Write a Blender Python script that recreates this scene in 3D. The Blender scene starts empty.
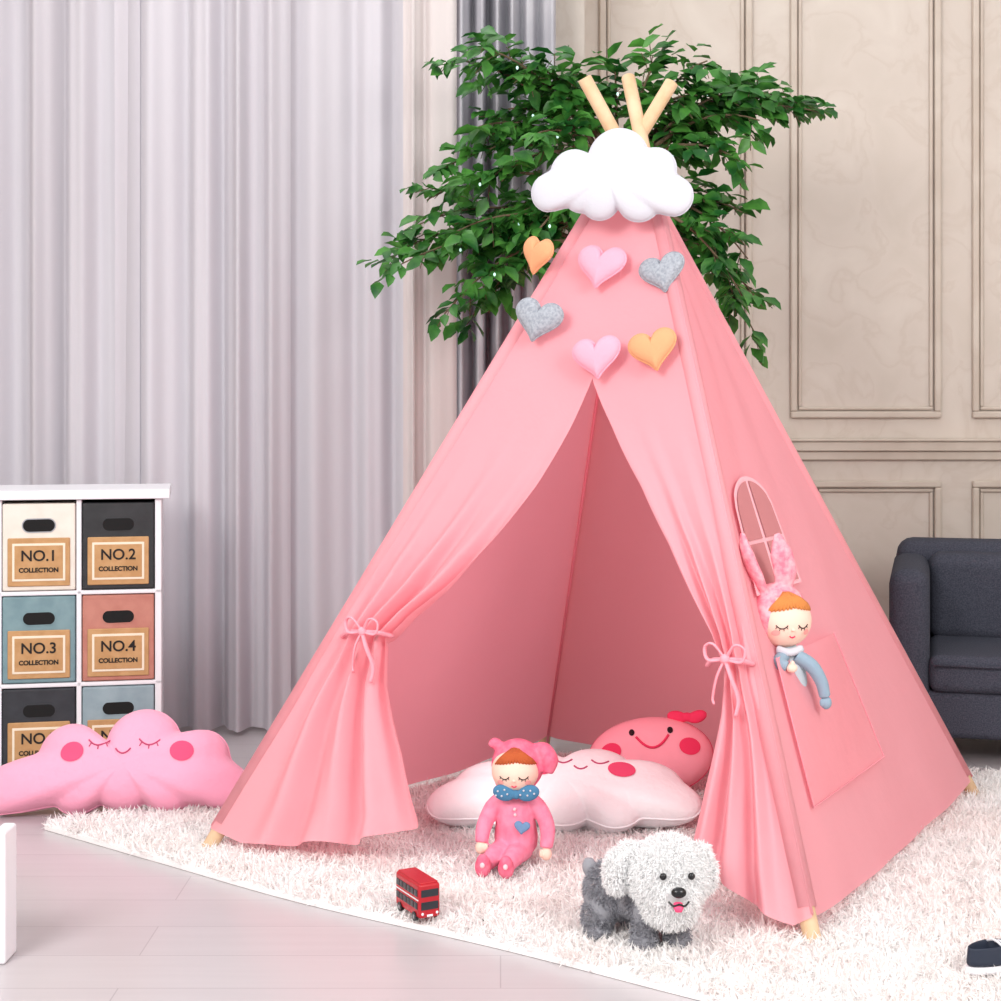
import bpy, bmesh, math, random
import numpy as np
from mathutils import Matrix, Vector, Euler
random.seed(7); rng=np.random.default_rng(7)
S=bpy.context.scene
COL=S.collection
try:
    S.view_settings.view_transform='Standard'
except Exception: pass

def lin(h):
    h=h.lstrip('#'); o=[]
    for i in (0,2,4):
        c=int(h[i:i+2],16)/255
        o.append(c/12.92 if c<=.04045 else ((c+.055)/1.055)**2.4)
    return (o[0],o[1],o[2],1)

# ---------------------------------------------------------------- materials
def pm(name,col,rough=.8,bump=None,var=None,trans=0,tcol=None,clear=0,sheen=0,transp=0,metal=0,spec=None,emit=0):
    m=bpy.data.materials.new(name); m.use_nodes=True
    nt=m.node_tree; N=nt.nodes; L=nt.links
    b=N['Principled BSDF']; out=N['Material Output']
    c=lin(col) if isinstance(col,str) else col
    b.inputs['Base Color'].default_value=c
    b.inputs['Roughness'].default_value=rough
    b.inputs['Metallic'].default_value=metal
    if emit:
        b.inputs['Emission Color'].default_value=c; b.inputs['Emission Strength'].default_value=emit
    if spec is not None: b.inputs['Specular IOR Level'].default_value=spec
    if sheen: b.inputs['Sheen Weight'].default_value=sheen
    tc=N.new('ShaderNodeTexCoord')
    colout=None
    if var:
        sc,c2=var[0],lin(var[1])
        no=N.new('ShaderNodeTexNoise'); no.inputs['Scale'].default_value=sc; no.inputs['Detail'].default_value=4
        L.new(tc.outputs['Object'],no.inputs['Vector'])
        r=N.new('ShaderNodeValToRGB'); r.color_ramp.elements[0].position=.35; r.color_ramp.elements[1].position=.65
        r.color_ramp.elements[0].color=c; r.color_ramp.elements[1].color=c2
        L.new(no.outputs['Fac'],r.inputs['Fac']); L.new(r.outputs['Color'],b.inputs['Base Color']); colout=r.outputs['Color']
    if bump:
        no=N.new('ShaderNodeTexNoise'); no.inputs['Scale'].default_value=bump[0]; no.inputs['Detail'].default_value=5
        L.new(tc.outputs['Object'],no.inputs['Vector'])
        bp=N.new('ShaderNodeBump'); bp.inputs['Strength'].default_value=bump[1]; bp.inputs['Distance'].default_value=bump[2] if len(bump)>2 else .01
        L.new(no.outputs['Fac'],bp.inputs['Height']); L.new(bp.outputs['Normal'],b.inputs['Normal'])
    last=b.outputs['BSDF']
    if trans:
        t=N.new('ShaderNodeBsdfTranslucent'); t.inputs['Color'].default_value=lin(tcol) if tcol else c
        if colout and not tcol: L.new(colout,t.inputs['Color'])
        mx=N.new('ShaderNodeMixShader'); mx.inputs[0].default_value=trans
        L.new(last,mx.inputs[1]); L.new(t.outputs[0],mx.inputs[2]); last=mx.outputs[0]
    if transp:
        t=N.new('ShaderNodeBsdfTransparent')
        mx=N.new('ShaderNodeMixShader'); mx.inputs[0].default_value=transp
        L.new(last,mx.inputs[1]); L.new(t.outputs[0],mx.inputs[2]); last=mx.outputs[0]
    L.new(last,out.inputs['Surface'])
    return m

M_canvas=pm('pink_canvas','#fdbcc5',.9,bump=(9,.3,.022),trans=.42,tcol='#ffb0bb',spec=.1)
M_canvasB=pm('pink_canvas_inner_glow','#ffa6b3',.9,bump=(9,.25,.02),trans=.55,tcol='#ffa8b5',spec=.05)  # same canvas, deeper pink: glow inside the tent put into the colour
M_canvas2=pm('pink_canvas_trim','#fba3b0',.9,spec=.1)
M_pane=pm('window_mesh_pink','#cc8689',.9,spec=.1)
M_trimw=pm('pale_pink_trim','#ffc9d0',.9)
M_winbar=pm('window_frame_pink','#fdbcc5',.9,spec=.1)
M_wood=pm('pale_wood','#e2c29f',.55,var=(14,'#d3ad84'))
M_white=pm('white_felt','#cdcdd5',.95,bump=(180,.3,.003))
M_plushw=pm('white_plush','#fdfdff',.95,bump=(60,.4,.006))
M_pinkp=pm('pink_plush','#f4a3be',.9,bump=(22,.5,.012),sheen=.2)
M_pinkp2=pm('watermelon_pink_plush','#fba6b4',.9,bump=(22,.4,.01))
M_hot=pm('hot_pink','#e8325f',.85)
M_rose=pm('rose_cheek','#ea4d76',.85)
M_facel=pm('face_line','#b8456b',.8)
M_hpink=pm('heart_pink','#f0a5b9',.95,bump=(150,.4,.003))
M_hgrey=pm('heart_grey','#8f949d',.95,var=(160,'#abb0b8'),bump=(150,.4,.003))
M_htan=pm('heart_tan','#e3a074',.95,bump=(150,.4,.003))
M_skin=pm('doll_skin','#fbd3c0',.8)
M_hair=pm('doll_hair','#b9572a',.9,bump=(90,.8,.004))
M_hair2=pm('doll_hair_orange','#d08242',.9,bump=(90,.8,.004))
M_suit=pm('doll_suit_pink','#f493ae',.9,var=(60,'#f0829f'))
M_hood=pm('doll_hood_pink','#e85f80',.9,var=(50,'#f07d96'),bump=(120,.6,.004))
M_bluedot=pm('doll_bow_blue','#467da2',.9)
M_patch=pm('patch_blue','#6d8fb5',.9)
M_shirt=pm('doll_shirt','#c8d3da',.9,bump=(120,.4,.003))
M_arm=pm('doll_sleeve','#8fa5b6',.9,bump=(120,.4,.003))
M_fhood=pm('floral_hood','#ee7d93',.9,var=(70,'#f9b4bd'))
M_black=pm('black_shiny','#141416',.25)
M_red=pm('bus_red','#b51624',.25)
M_glass=pm('bus_glass','#22262e',.15)
M_navy=pm('navy_rubber','#1c2638',.6)
M_dogg=pm('grey_fur','#a6a6ad',.95,trans=.2)
M_dogw=pm('white_fur','#ffffff',.95,trans=.5)
M_tongue=pm('tongue_pink','#ee4f7d',.6)
M_sofa=pm('blue_grey_fabric','#3b3d48',.95,var=(260,'#4f515c'),bump=(420,.4,.003),spec=.2)
M_legd=pm('dark_wood','#3a2a22',.5)
M_lac=pm('white_lacquer','#eae9ed',.4)
M_bluec=pm('blue_cushion','#5f86b8',.8)
M_bark=pm('bark','#6b5a45',.9,bump=(60,.6,.01))
M_leaf=pm('leaf_green','#1c5a22',.42,var=(14,'#57993f'),trans=.25)
M_pot=pm('ceramic_pot','#d8d4cf',.3)
M_soil=pm('soil','#33261c',.95)
M_bulb=pm('fairy_bulb','#bfe8de',.3,emit=.9)
M_sheer=pm('sheer_fabric','#cfcbd0',.9,trans=.30,tcol='#e6e3e9',bump=(300,.1,.002))
M_cream=pm('cream_drape','#d8cfcd',.9,trans=.15)
M_grey=pm('grey_drape','#a9a7ae',.45,var=(5,'#bab8bd'))
M_steel=pm('rod_steel','#b0b0b4',.3,metal=1)
M_base=pm('baseboard_paint','#d3c9be',.5)
M_frame=pm('window_frame_white','#e8e8ea',.5)

def wallmat():
    m=pm('wall_beige_marble','#c4b5a8',.6); nt=m.node_tree;N=nt.nodes;L=nt.links;b=N['Principled BSDF']
    tc=N.new('ShaderNodeTexCoord')
    n1=N.new('ShaderNodeTexNoise'); n1.inputs['Scale'].default_value=5; n1.inputs['Detail'].default_value=10; n1.inputs['Distortion'].default_value=.7
    L.new(tc.outputs['Object'],n1.inputs['Vector'])
    r=N.new('ShaderNodeValToRGB'); e=r.color_ramp.elements
    e[0].position=.3; e[0].color=lin('#cbc0b4'); e[1].position=.7; e[1].color=lin('#d5cbc0')
    v=e.new(.48); v.color=lin('#d0c5ba'); v2=e.new(.515); v2.color=lin('#cbbfb3'); v3=e.new(.55); v3.color=lin('#d0c5ba')
    L.new(n1.outputs['Fac'],r.inputs['Fac']); L.new(r.outputs['Color'],b.inputs['Base Color'])
    return m
M_wall=wallmat()
M_mould=pm('moulding_paint','#cdc1b4',.5,var=(8,'#c2b4a6'))
def floormat():
    m=pm('floor_planks','#cfc8ce',.28); nt=m.node_tree;N=nt.nodes;L=nt.links;b=N['Principled BSDF']
    tc=N.new('ShaderNodeTexCoord'); mp=N.new('ShaderNodeMapping')
    L.new(tc.outputs['Object'],mp.inputs['Vector'])
    br=N.new('ShaderNodeTexBrick'); br.inputs['Scale'].default_value=1; br.inputs['Brick Width'].default_value=1.3; br.inputs['Row Height'].default_value=.16
    br.inputs['Mortar Size'].default_value=.0012; br.inputs['Color1'].default_value=lin('#c3bdbf'); br.inputs['Color2'].default_value=lin('#beb7ba'); br.inputs['Mortar'].default_value=lin('#a9a1a5')
    L.new(mp.outputs[0],br.inputs['Vector'])
    m2=N.new('ShaderNodeMapping'); m2.inputs['Scale'].default_value=(1.5,22,1); L.new(tc.outputs['Object'],m2.inputs['Vector'])
    no=N.new('ShaderNodeTexNoise'); no.inputs['Scale'].default_value=2; no.inputs['Detail'].default_value=6; L.new(m2.outputs[0],no.inputs['Vector'])
    r=N.new('ShaderNodeValToRGB'); r.color_ramp.elements[0].color=(.88,.87,.87,1); r.color_ramp.elements[1].color=(1,1,1,1)
    L.new(no.outputs['Fac'],r.inputs['Fac'])
    mx=N.new('ShaderNodeMix'); mx.data_type='RGBA'; mx.blend_type='MULTIPLY'; mx.inputs[0].default_value=1
    L.new(br.outputs['Color'],mx.inputs[6]); L.new(r.outputs['Color'],mx.inputs[7]); L.new(mx.outputs[2],b.inputs['Base Color'])
    return m
M_floor=floormat()
M_pile=pm('rug_pile','#fdfcfb',.95,var=(5,'#fdf8f6'),trans=.35)
M_rugb=pm('rug_backing','#f6f2f1',.95)

# ---------------------------------------------------------------- geometry helpers
def root(name,loc):
    e=bpy.data.objects.new(name,None); e.location=loc; e.empty_display_size=.1; COL.objects.link(e); return e
def attach(o,parent):
    if parent is not None:
        o.parent=parent; o.matrix_parent_inverse=Matrix.Translation(parent.location).inverted()
def mk(name,V,F,mat,parent=None,M=None,smooth=True,sub=0):
    if M is not None: V=[tuple(M@Vector(v)) for v in V]
    me=bpy.data.meshes.new(name); me.from_pydata([tuple(v) for v in V],[],F); me.update()
    if smooth: me.polygons.foreach_set('use_smooth',[True]*len(me.polygons))
    o=bpy.data.objects.new(name,me); me.materials.append(mat); COL.objects.link(o); attach(o,parent)
    if sub:
        s=o.modifiers.new('s','SUBSURF'); s.levels=sub; s.render_levels=sub
    return o
def merge(parts):
    V=[];F=[]
    for v,f in parts:
        n=len(V); V+=list(v); F+=[tuple(i+n for i in q) for q in f]
    return V,F
def ell(c,r,nu=28,nv=18,R=None):
    V=[];F=[]
    for j in range(nv+1):
        ph=math.pi*j/nv
        for i in range(nu):
            th=2*math.pi*i/nu
            v=Vector((r[0]*math.sin(ph)*math.cos(th),r[1]*math.sin(ph)*math.sin(th),r[2]*math.cos(ph)))
            if R is not None: v=R@v
            V.append((c[0]+v.x,c[1]+v.y,c[2]+v.z))
    for j in range(nv):
        for i in range(nu):
            F.append((j*nu+i,(j+1)*nu+i,(j+1)*nu+(i+1)%nu,j*nu+(i+1)%nu))
    return V,F
def catmull(P,k=6):
    P=[Vector(tuple(float(c) for c in p)) for p in P]
    if len(P)<3: return P
    Q=[2*P[0]-P[1]]+P+[2*P[-1]-P[-2]]; out=[]
    for i in range(1,len(Q)-2):
        for j in range(k):
            t=j/k; a,b,c,d=Q[i-1],Q[i],Q[i+1],Q[i+2]
            out.append(.5*((2*b)+(c-a)*t+(2*a-5*b+4*c-d)*t*t+(3*b-a-3*c+d)*t**3))
    out.append(P[-1]); return out
def tube(P,rad,n=10,k=5,sm=True,flat=1.0,closed=False):
    m=len(P)
    P2=catmull(P,k) if sm and m>2 else [Vector(tuple(float(c) for c in p)) for p in P]
    if isinstance(rad,(int,float)): R=[float(rad)]*len(P2)
    else: R=[float(x) for x in np.interp(np.linspace(0,1,len(P2)),np.linspace(0,1,len(rad)),rad)]
    V=[];F=[]
    T=(P2[1]-P2[0]).normalized(); up=Vector((0,0,1)) if abs(T.z)<.9 else Vector((0,1,0))
    a=T.cross(up).normalized()
    for i,p in enumerate(P2):
        t=(P2[min(i+1,len(P2)-1)]-P2[max(i-1,0)])
        if t.length>1e-9: T=t.normalized()
        a=(a-T*a.dot(T)).normalized(); b=T.cross(a)
        for j in range(n):
            w=2*math.pi*j/n; v=p+(a*math.cos(w)+b*(flat*math.sin(w)))*R[i]; V.append(tuple(v))
    for i in range(len(P2)-1):
        for j in range(n): F.append((i*n+j,i*n+(j+1)%n,(i+1)*n+(j+1)%n,(i+1)*n+j))
    F.append(tuple(range(n-1,-1,-1))); F.append(tuple((len(P2)-1)*n+j for j in range(n)))
    return V,F
def box(x0,x1,y0,y1,z0,z1):
    V=[(x,y,z) for z in (z0,z1) for y in (y0,y1) for x in (x0,x1)]
    return V,[(0,2,3,1),(4,5,7,6),(0,1,5,4),(2,6,7,3),(0,4,6,2),(1,3,7,5)]
def rbox(name,x0,x1,y0,y1,z0,z1,bev,mat,parent=None,M=None,seg=4):
    V,F=box(x0,x1,y0,y1,z0,z1); o=mk(name,V,F,mat,parent,M,smooth=True)
    b=o.modifiers.new('b','BEVEL'); b.width=bev; b.segments=seg; b.limit_method='NONE' if bev>0.02 else 'ANGLE'
    w=o.modifiers.new('w','WEIGHTED_NORMAL'); w.keep_sharp=False
    return o
def fuse(name,parts,mat,parent,M=None,vox=.004,it=4):
    V,F=merge(parts); o=mk(name,V,F,mat,parent,M)
    r=o.modifiers.new('r','REMESH'); r.mode='VOXEL'; r.voxel_size=vox; r.use_smooth_shade=True
    s=o.modifiers.new('s','SMOOTH'); s.iterations=it; s.factor=.5
    return o
def fur(name,P,Nn,length,width,mat,parent,lean=.6,bend=.6,grav=.3,M=None):
    P=np.asarray(P,float);Nn=np.asarray(Nn,float)
    n=len(P)
    if M is not None:
        A=np.array(M); P=P@A[:3,:3].T+A[:3,3]; Nn=Nn@A[:3,:3].T
    def nz(a): return a/np.maximum(np.linalg.norm(a,axis=1,keepdims=True),1e-9)
    d=nz(Nn+lean*rng.normal(size=(n,3))*.6)
    dd=(d*Nn).sum(1,keepdims=True); d=np.where(dd<0,d-2*dd*Nn,d)
    s=nz(np.cross(d,rng.normal(size=(n,3))))
    L=length*rng.uniform(.6,1.25,size=(n,1))
    mid=P+d*L*.5
    d2=nz(d+bend*rng.normal(size=(n,3))*.6-np.array([0,0,grav]))
    tip=mid+d2*L*.5; tip[:,2]=np.maximum(tip[:,2],.004)
    V=np.stack([P-s*width/2,P+s*width/2,mid-s*width*.4,mid+s*width*.4,tip],1).reshape(-1,3)
    b=(np.arange(n)*5)[:,None]
    T=np.concatenate([b+[0,1,3],b+[0,3,2],b+[2,3,4]],1).reshape(-1)
    me=bpy.data.meshes.new(name); me.vertices.add(len(V)); me.vertices.foreach_set('co',V.ravel())
    nt=len(T)//3
    me.loops.add(len(T)); me.loops.foreach_set('vertex_index',T.astype(np.int32))
    me.polygons.add(nt); me.polygons.foreach_set('loop_start',np.arange(0,len(T),3,dtype=np.int32))
    me.update(calc_edges=True); me.validate()
    o=bpy.data.objects.new(name,me); me.materials.append(mat); COL.objects.link(o); attach(o,parent); return o
def on_ell(c,r,n):
    v=rng.normal(size=(n,3)); v/=np.linalg.norm(v,axis=1,keepdims=True)
    r=np.array(r); p=v*r+np.array(c); nn=v/r; nn/=np.linalg.norm(nn,axis=1,keepdims=True); return p,nn

class Pil:
    """inflated cushion: outline R(theta) in local XZ, thickness along Y"""
    def __init__(s,R,T,q=2.0,pw=.5):
        s.R=np.asarray(R,float); s.n=len(R); s.T=T; s.q=q; s.pw=pw
    def Rt(s,th):
        x=(th%(2*math.pi))/(2*math.pi)*s.n; i=int(x)%s.n; f=x-int(x)
        return s.R[i]*(1-f)+s.R[(i+1)%s.n]*f
    def y(s,x,z,off=0):
        f=min(.999,math.hypot(x,z)/s.Rt(math.atan2(z,x))); return float(-(s.T*(1-f**s.q)**s.pw)-off)
    def mesh(s,K=16):
        V=[];F=[];n=s.n
        V.append((0,-s.T,0)); V.append((0,s.T,0))
        fr=[math.sin(k/K*math.pi/2) for k in range(1,K+1)]
        def ring(sgn):
            st=[]
            for k,f in enumerate(fr):
                if k==K-1 and sgn>0: st.append(None);continue
                st.append(len(V))
                for i in range(n):
                    th=2*math.pi*i/n; r=float(s.R[i]*f)
                    V.append((r*math.cos(th),sgn*s.T*max(0,1-f**s.q)**s.pw,r*math.sin(th)))
            return st
        a=ring(-1); b=ring(1); b[-1]=a[-1]
        for st,c,fl in ((a,0,False),(b,1,True)):
            for i in range(n):
                q=(c,st[0]+i,st[0]+(i+1)%n); F.append(q if not fl else q[::-1])
            for k in range(K-1):
                for i in range(n):
                    q=(st[k]+i,st[k+1]+i,st[k+1]+(i+1)%n,st[k]+(i+1)%n); F.append(q if not fl else q[::-1])
        return V,F
    def disc(s,cx,cz,rx,rz,off=.002,n=24,rings=4):
        V=[(cx,s.y(cx,cz,off),cz)];F=[]
        for k in range(1,rings+1):
            for i in range(n):
                a=2*math.pi*i/n; x=cx+rx*k/rings*math.cos(a); z=cz+rz*k/rings*math.sin(a); V.append((x,s.y(x,z,off),z))
        for i in range(n): F.append((0,1+i,1+(i+1)%n))
        for k in range(rings-1):
            for i in range(n): F.append((1+k*n+i,1+(k+1)*n+i,1+(k+1)*n+(i+1)%n,1+k*n+(i+1)%n))
        return V,F
    def line(s,pts,r=.002,off=.001): return tube([(x,s.y(x,z,off),z) for x,z in pts],r,n=6,k=4)
    def seam(s,r): 
        return tube([(s.R[i%s.n]*math.cos(2*math.pi*i/s.n),0,s.R[i%s.n]*math.sin(2*math.pi*i/s.n)) for i in range(s.n+1)],r,n=6,sm=False)
def cloudR(circ,n=120,sm=1):
    R=[]
    for i in range(n):
        a=2*math.pi*i/n; d=(math.cos(a),math.sin(a)); best=.001
        for cx,cz,r in circ:
            b=cx*d[0]+cz*d[1]; c=cx*cx+cz*cz-r*r; D=b*b-c
            if D>0: best=max(best,b+math.sqrt(D))
        R.append(best)
    R=np.array(R)
    for _ in range(sm): R=(np.roll(R,1)+R*2+np.roll(R,-1))/4
    return R
def heartR(w,n=96):
    ts=np.linspace(0,2*np.pi,2000); x=16*np.sin(ts)**3/16*w; z=(13*np.cos(ts)-5*np.cos(2*ts)-2*np.cos(3*ts)-np.cos(4*ts))/16*w*.95
    a=np.arctan2(z,x)%(2*np.pi); r=np.hypot(x,z); o=np.argsort(a)
    R=np.interp(np.arange(n)/n*2*np.pi,a[o],r[o],period=2*np.pi)
    R=(np.roll(R,1)+R*2+np.roll(R,-1))/4
    return R
def arc(cx,cz,w,h,n=7): # u-shaped (h>0 sags down)
    return [(cx+w*(2*i/(n-1)-1),cz-h*(1-(2*i/(n-1)-1)**2)) for i in range(n)]
def TRS(loc,yaw=0,tilt=0,roll=0):
    return Matrix.Translation(loc)@Matrix.Rotation(math.radians(yaw),4,'Z')@Matrix.Rotation(math.radians(tilt),4,'X')@Matrix.Rotation(math.radians(roll),4,'Y')
def drop(V,M,z):
    mz=min((M@Vector(v)).z for v in V); return Matrix.Translation((0,0,z-mz))@M

# ---------------------------------------------------------------- room
V,F=box(-2.6,2.6,-1.0,5.45,-.05,0); mk('floor',V,F,M_floor,smooth=False)
V,F=box(.2,2.6,5.35,5.45,0,2.8); mk('wall_back',V,F,M_wall,smooth=False)
V,F=box(.18,.26,4.96,5.35,0,2.8); mk('wall_return',V,F,M_wall,smooth=False)
V,F=box(2.5,2.6,-1,5.35,0,2.8); mk('wall_right',V,F,M_wall,smooth=False)
# curtained window wall
wins=[(-2.2,-1.45),(-1.3,-.75),(-.62,-.08)]
parts=[box(-2.6,.18,4.96,5.06,0,.25),box(-2.6,.18,4.96,5.06,2.35,2.8)]
xs=-2.6
for a,b in wins: parts.append(box(xs,a,4.96,5.06,.25,2.35)); xs=b
parts.append(box(xs,.18,4.96,5.06,.25,2.35))
V,F=merge(parts); mk('wall_window_side',V,F,M_wall,smooth=False)
for i,(a,b) in enumerate(wins):
    c=(a+b)/2
    V,F=merge([box(a,a+.04,4.98,5.03,.25,2.35),box(b-.04,b,4.98,5.03,.25,2.35),box(c-.02,c+.02,4.98,5.03,.25,2.35),box(a,b,4.98,5.03,.25,.29),box(a,b,4.98,5.03,2.31,2.35),box(a,b,4.98,5.03,1.62,1.66)])
    mk('window_%d'%(i+1),V,F,M_frame,smooth=False)
V,F=box(-2.6,-2.5,-1,4.96,0,2.8); mk('wall_left',V,F,M_wall,smooth=False)

def frame(x0,x1,z0,z1,y,w,d):
    return [box(x0,x1,y-d,y,z0,z0+w),box(x0,x1,y-d,y,z1-w,z1),box(x0,x0+w,y-d,y,z0+w,z1-w),box(x1-w,x1,y-d,y,z0+w,z1-w)]
n=1
for (x0,x1,z0,z1) in [(.33,.84,.94,2.5),(.968,1.47,.94,2.5),(1.575,2.3,.94,2.5),(.33,.90,.18,.73),(1.035,1.47,.18,.73),(1.575,2.3,.18,.73)]:
    parts=frame(x0,x1,z0,z1,5.35,.022,.02)+frame(x0+.026,x1-.026,z0+.026,z1-.026,5.35,.012,.012)
    V,F=merge(parts); o=mk('trim_%d'%n,V,F,M_mould,smooth=False); b=o.modifiers.new('b','BEVEL'); b.width=.005; b.segments=2; n+=1
for z0,z1,d in [(.80,.83,.02),(.83,.862,.035),(.862,.872,.045)]:
    V,F=box(.26,2.5,5.35-d,5.35,z0,z1); o=mk('trim_%d'%n,V,F,M_mould,smooth=False); b=o.modifiers.new('b','BEVEL'); b.width=.004; b.segments=2; n+=1
V,F=merge([box(.26,2.5,5.325,5.35,0,.11),box(.26,2.5,5.335,5.35,.11,.13)]); mk('baseboard_back',V,F,M_base,smooth=False)
V,F=box(-2.5,.18,4.935,4.96,0,.1); mk('baseboard_window_side',V,F,M_base,smooth=False)

# curtains
def curtain(name,x0,x1,y,z0,z1,lam,amp,mat,seed):
    r=np.random.default_rng(seed); nx=int((x1-x0)/.005); nz=16
    xs=np.linspace(x0,x1,nx); ph=np.cumsum(2*np.pi/lam*(1+.35*np.interp(np.arange(nx),np.linspace(0,nx,max(4,nx//36)),r.normal(size=max(4,nx//36))))*(xs[1]-xs[0]))
    am=amp*np.interp(np.arange(nx),np.linspace(0,nx,max(4,nx//22)),r.uniform(.5,1.3,size=max(4,nx//22)))
    V=[];F=[]
    for j in range(nz+1):
        f=j/nz; z=z0+(z1-z0)*f
        w=np.sin(ph+.25*np.sin(3*f+ph*.13)); w2=.3*np.sin(2.3*ph+1.3+.6*f)
        yy=y+am*(w+w2)*(1.0-.25*f)
        for i in range(nx): V.append((xs[i],yy[i],z))
    for j in range(nz):
        for i in range(nx-1): F.append((j*nx+i,j*nx+i+1,(j+1)*nx+i+1,(j+1)*nx+i))
    return mk(name,V,F,mat)
curtain('sheer_curtain',-2.35,-1.08,4.83,.015,2.605,.105,.034,M_sheer,3)
curtain('sheer_curtain.001',-1.16,-.63,4.79,.015,2.605,.15,.040,M_sheer,4)
curtain('sheer_curtain.002',-.68,-.25,4.83,.015,2.605,.12,.036,M_sheer,5)
curtain('cream_curtain',-.29,-.13,4.75,.015,2.605,.08,.026,M_cream,6)
curtain('grey_curtain',-.155,.165,4.79,.015,2.605,.070,.060,M_grey,11)
V,F=tube([(-2.45,4.80,2.63),(.17,4.80,2.63)],.014,sm=False); mk('curtain_rod',V,F,M_steel)

# ---------------------------------------------------------------- rug
poly=[(-1.06,3.72),(-.72,3.44),(-.40,3.18),(0.0,2.91),(.36,2.64),(.9,2.25),(1.45,2.35),(1.75,3.0),(1.75,3.7),(1.45,4.15),(.6,4.45),(-.2,4.30),(-.62,3.95),(-.97,3.80)]
PP=[v.to_2d() for v in catmull([(x,y,0) for x,y in poly+[poly[0]]],6)][:-1]
pa=np.array([(v.x,v.y) for v in PP])
rug=root('shag_rug',(.4,3.4,0))
nP=len(pa); V=[(x,y,.001) for x,y in pa]+[(x,y,.012) for x,y in pa]
F=[tuple(range(nP,2*nP)),tuple(range(nP-1,-1,-1))]+[(i,(i+1)%nP,nP+(i+1)%nP,nP+i) for i in range(nP)]
mk('backing',V,F,M_rugb,rug,smooth=False)
def inside(P,poly):
    x,y=P[:,0],P[:,1]; c=np.zeros(len(P),bool); j=len(poly)-1
    for i in range(len(poly)):
        xi,yi=poly[i]; xj,yj=poly[j]
        t=((yi>y)!=(yj>y))&(x<(xj-xi)*(y-yi)/(yj-yi+1e-12)+xi); c^=t; j=i
    return c
Q=rng.uniform([-1.15,2.2],[1.8,4.5],size=(330000,2)); Q=Q[inside(Q,pa)]
# clumped pile: blades lean with a smooth random field
lx=np.sin(Q[:,0]*31+2*np.sin(Q[:,1]*23))+np.sin(Q[:,1]*47+Q[:,0]*19); ly=np.cos(Q[:,1]*37+2*np.sin(Q[:,0]*29))-np.sin(Q[:,0]*53-Q[:,1]*11)
Nn=np.stack([lx*.38,ly*.38,np.ones(len(Q))],1); Nn/=np.linalg.norm(Nn,axis=1,keepdims=True)
fur('pile',np.column_stack([Q,np.full(len(Q),.008)]),Nn,.028,.0048,M_pile,rug,lean=.6,bend=.7,grav=.6)
GZ=.018

# ---------------------------------------------------------------- teepee tent
tent=root('teepee_tent',(.31,3.75,0))
poles={'FL':((-.6475,3.53,.006),(.402,3.75,1.745)),'FR':((.5716,2.92,.006),(.303,3.80,1.767)),
       'BR':((1.186,4.0,.006),(.193,3.69,1.743)),'BL':((.1207,4.545,.006),(.2999,3.669,1.60))}
C=Vector((.33,3.75))
def pole(k,z,off=None):
    z=float(z)
    if off is None: off=-.024 if k=='BL' else .022
    a,b=Vector(poles[k][0]),Vector(poles[k][1]); p=a+(b-a)*((z-a.z)/(b.z-a.z))
    o=(a.to_2d()-C).normalized()*off; return Vector((p.x+o.x,p.y+o.y,z))
for i,k in enumerate(poles):
    V,F=tube([poles[k][0],poles[k][1]],.0165,n=16,sm=False); o=mk('pole_%d'%(i+1),V,F,M_wood,tent,smooth=True)
    bv=o.modifiers.new('b','BEVEL'); bv.width=.003; bv.segments=2; bv.limit_method='ANGLE'; bv.angle_limit=math.radians(60)
    if k!='BL':
        V,F=tube([pole(k,.065,.003),pole(k,1.46,.003)],.0190,n=14,sm=False); mk('pole_sleeve_%d'%(i+1),V,F,M_canvas,tent)
ZT=1.47
def fnorm(A,B):
    a=pole(A,.1);b=pole(B,.1);c=pole(A,1.3); n=(b-a).cross(c-a).normalized()
    m=(a+b)/2-Vector((C.x,C.y,.1)); return n if n.dot(m)>0 else -n
def face(A,B,name,mat,sag=.012):
    nn=fnorm(A,B); nx,nz=44,60; V=[];F=[]
    for j in range(nz+1):
        for i in range(nx+1):
            s=i/nx; w=math.sin(math.pi*s)
            zb_=.058-.024*max(0,w)**.5
            z=zb_+(ZT-zb_)*j/nz
            a,b=pole(A,z),pole(B,z)
            d=-sag*w+.004*math.sin(7*s+5*z)*w+.003*math.sin(19*s-9*z)*w + .006*math.exp(-z*9)*math.sin(25*s)*w
            V.append(tuple(a.lerp(b,s)+nn*d))
    for j in range(nz):
        for i in range(nx): F.append((j*(nx+1)+i,j*(nx+1)+i+1,(j+1)*(nx+1)+i+1,(j+1)*(nx+1)+i))
    return mk(name,V,F,mat,tent)
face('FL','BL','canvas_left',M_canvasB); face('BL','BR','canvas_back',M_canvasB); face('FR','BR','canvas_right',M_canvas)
nF=fnorm('FL','FR'); nR=fnorm('FR','BR')
zl=[.05,.12,.25,.38,.47,.53,.59,.70,.82,.95,1.05,1.5]
LW=[.400,.380,.30,.205,.158,.195,.255,.335,.41,.475,.52,.52]
RW=[.185,.175,.135,.09,.068,.085,.115,.17,.25,.37,.48,.48]
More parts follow.
